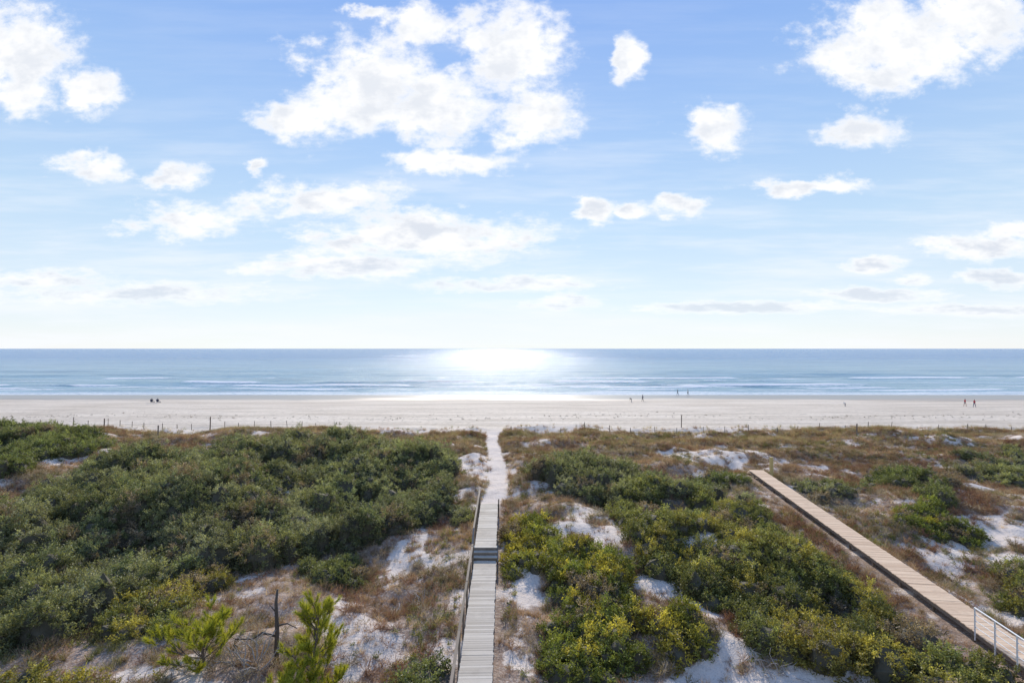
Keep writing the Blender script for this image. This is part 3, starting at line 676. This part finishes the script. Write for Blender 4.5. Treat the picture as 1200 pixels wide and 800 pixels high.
# ------------------------------------------------------------ people
def flatmat(name,c):
    m,nt,bs=newmat(name); g=N(nt); nz=g.noise(g.node('ShaderNodeTexCoord').outputs['Object'],12,3); nt.links.new(g.mix(nz,tuple(k*.85 for k in c),tuple(min(1,k*1.15) for k in c)),bs.inputs['Base Color']); return m
skin=flatmat('skin',(.45,.28,.2)); hair=flatmat('hair',(.06,.04,.03)); shoe=flatmat('shoe',(.06,.06,.06))
def person(px,py,shirt,pants,yaw,pose='walk',sc=1.0,shorts=False):
    z=.5
    for _ in range(4): X_,Y_=P(px,py,z); z=float(ground(X_,Y_))
    if pose=='sit':
        hip=.42; J={'pel':(0,0,hip),'ch':(0,-.12,hip+.42),'nk':(0,-.14,hip+.55),'hd':(0,-.12,hip+.66),'ht':(0,-.12,hip+.80)}
        legs={s:[(s*.09,0.02,hip-.02),(s*.12,.42,hip+.06),(s*.12,.62,.08),(s*.12,.8,.04)] for s in(-1,1)}
        arms={s:[(s*.18,-.12,hip+.44),(s*.25,-.02,hip+.2),(s*.2,.22,hip+.14),(s*.19,.3,hip+.13)] for s in(-1,1)}
    elif pose=='bend':
        hip=.85; J={'pel':(0,0,hip),'ch':(0,.32,hip+.25),'nk':(0,.42,hip+.28),'hd':(0,.52,hip+.26),'ht':(0,.64,hip+.2)}
        legs={s:[(s*.09,0,hip-.03),(s*.1,.08,.46),(s*.11,-.02,.08),(s*.11,.16,.04)] for s in(-1,1)}
        arms={s:[(s*.18,.32,hip+.25),(s*.2,.4,hip-.05),(s*.15,.55,hip-.25),(s*.14,.58,hip-.33)] for s in(-1,1)}
    else:
        hip=.93; J={'pel':(0,0,hip),'ch':(0,.02,hip+.42),'nk':(0,.03,hip+.56),'hd':(0,.05,hip+.66),'ht':(0,.05,hip+.80)}
        st_=.22 if pose=='walk' else .03
        legs={s:[(s*.09,0,hip-.03),(s*.1,s*st_*.6+.04,.50),(s*.1,s*st_*1.1-.02,.08),(s*.11,s*st_*1.1+.14,.04)] for s in(-1,1)}
        arms={s:[(s*.18,.02,hip+.45),(s*.23,-s*st_*.5,hip+.17),(s*.22,-s*st_*.9+.06,hip-.06),(s*.21,-s*st_*.9+.09,hip-.15)] for s in(-1,1)}
    V=[J['pel'],tuple((np.array(J['pel'])+np.array(J['ch']))/2),J['ch'],J['nk'],J['hd'],J['ht']]; R=[.145,.13,.155,.06,.095,.07]; E=[(0,1),(1,2),(2,3),(3,4),(4,5)]
    for s in(-1,1):
        o=len(V); V+=legs[s]; R+=[.09,.065,.042,.035]; E+=[(0,o),(o,o+1),(o+1,o+2),(o+2,o+3)]
        o=len(V); V+=arms[s]; R+=[.055,.042,.03,.028]; E+=[(2,o),(o,o+1),(o+1,o+2),(o+2,o+3)]
    m=bpy.data.meshes.new('t'); m.from_pydata(V,E,[]); o=bpy.data.objects.new('t',m); link(o)
    md=o.modifiers.new('s','SKIN')
    for i,r in enumerate(R): m.skin_vertices[0].data[i].radius=(r,r*(.75 if i<3 else 1))
    m.skin_vertices[0].data[0].use_root=True
    o.modifiers.new('ss','SUBSURF').levels=2
    dg=bpy.context.evaluated_depsgraph_get(); nm=bpy.data.meshes.new_from_object(o.evaluated_get(dg)); bpy.data.objects.remove(o)
    nm.materials.clear()
    for mt in (shirt,pants,skin,hair,shoe): nm.materials.append(mt)
    Va=np.array(V); own=['pants','shirt','shirt','skin','head','hair']+['pants','pants','pants','shoe','shirt','shirt','skin','skin']*2
    if shorts:
        for b_ in(6,14): own[b_+1]='skin';own[b_+2]='skin';own[b_+3]='skin'
    ix={'shirt':0,'pants':1,'skin':2,'head':2,'hair':3,'shoe':4}
    for f in nm.polygons:
        c=np.array(f.center); k=int(np.argmin(((Va-c)**2).sum(1)-np.array(R)**2)); f.material_index=ix[own[k]]; f.use_smooth=True
        if own[k]=='head' and c[1]<Va[4][1]-.02: f.material_index=3
    po=bpy.data.objects.new('person',nm); link(po); po.location=(X_,Y_,z+.0); po.rotation_euler=(0,0,yaw); po.scale=(sc,)*3
    return po,(X_,Y_,z)
navy=flatmat('navy_cloth',(.03,.04,.08)); black=flatmat('black_cloth',(.025,.025,.03)); red=flatmat('red_cloth',(.45,.05,.05)); grey=flatmat('grey_cloth',(.2,.2,.22)); white=flatmat('white_cloth',(.6,.6,.6)); den=flatmat('denim',(.07,.10,.17))
person(753,470,navy,black,1.2,'walk'); person(740,471,black,grey,1.6,'bend',.9)
person(794,462.8,black,den,1.5,'walk'); person(806,462.8,grey,black,1.4,'walk')
person(1130,476,red,grey,-1.4,'walk',1.0,True); person(1141,477,red,den,-1.3,'walk')
person(990,476,white,grey,.4,'bend',.8)
for px0 in(179,186):
    po,(X_,Y_,z)=person(px0,472,black,navy,.0,'sit'); e=empty('beach_chair'); V=[];Fc=[]
    box(V,Fc,(X_,Y_,z+.28),(1,0,0),(0,1,0),(0,0,1),.5,.5,.03); box(V,Fc,(X_,Y_-.33,z+.62),(1,0,0),(0,.25,-.97),(0,.97,.25),.5,.7,.03)
    mesh_obj('seat_and_back',V,Fc,navy,e); V=[];Fc=[]
    for s_ in(-1,1):
        tube(V,Fc,(X_+s_*.27,Y_+.25,z),(X_+s_*.27,Y_-.25,z+.5),.015); tube(V,Fc,(X_+s_*.27,Y_-.3,z),(X_+s_*.27,Y_+.2,z+.5),.015); tube(V,Fc,(X_+s_*.27,Y_-.3,z+.5),(X_+s_*.27,Y_+.25,z+.5),.02)
    mesh_obj('frame',V,Fc,mm_,e)
print('done')
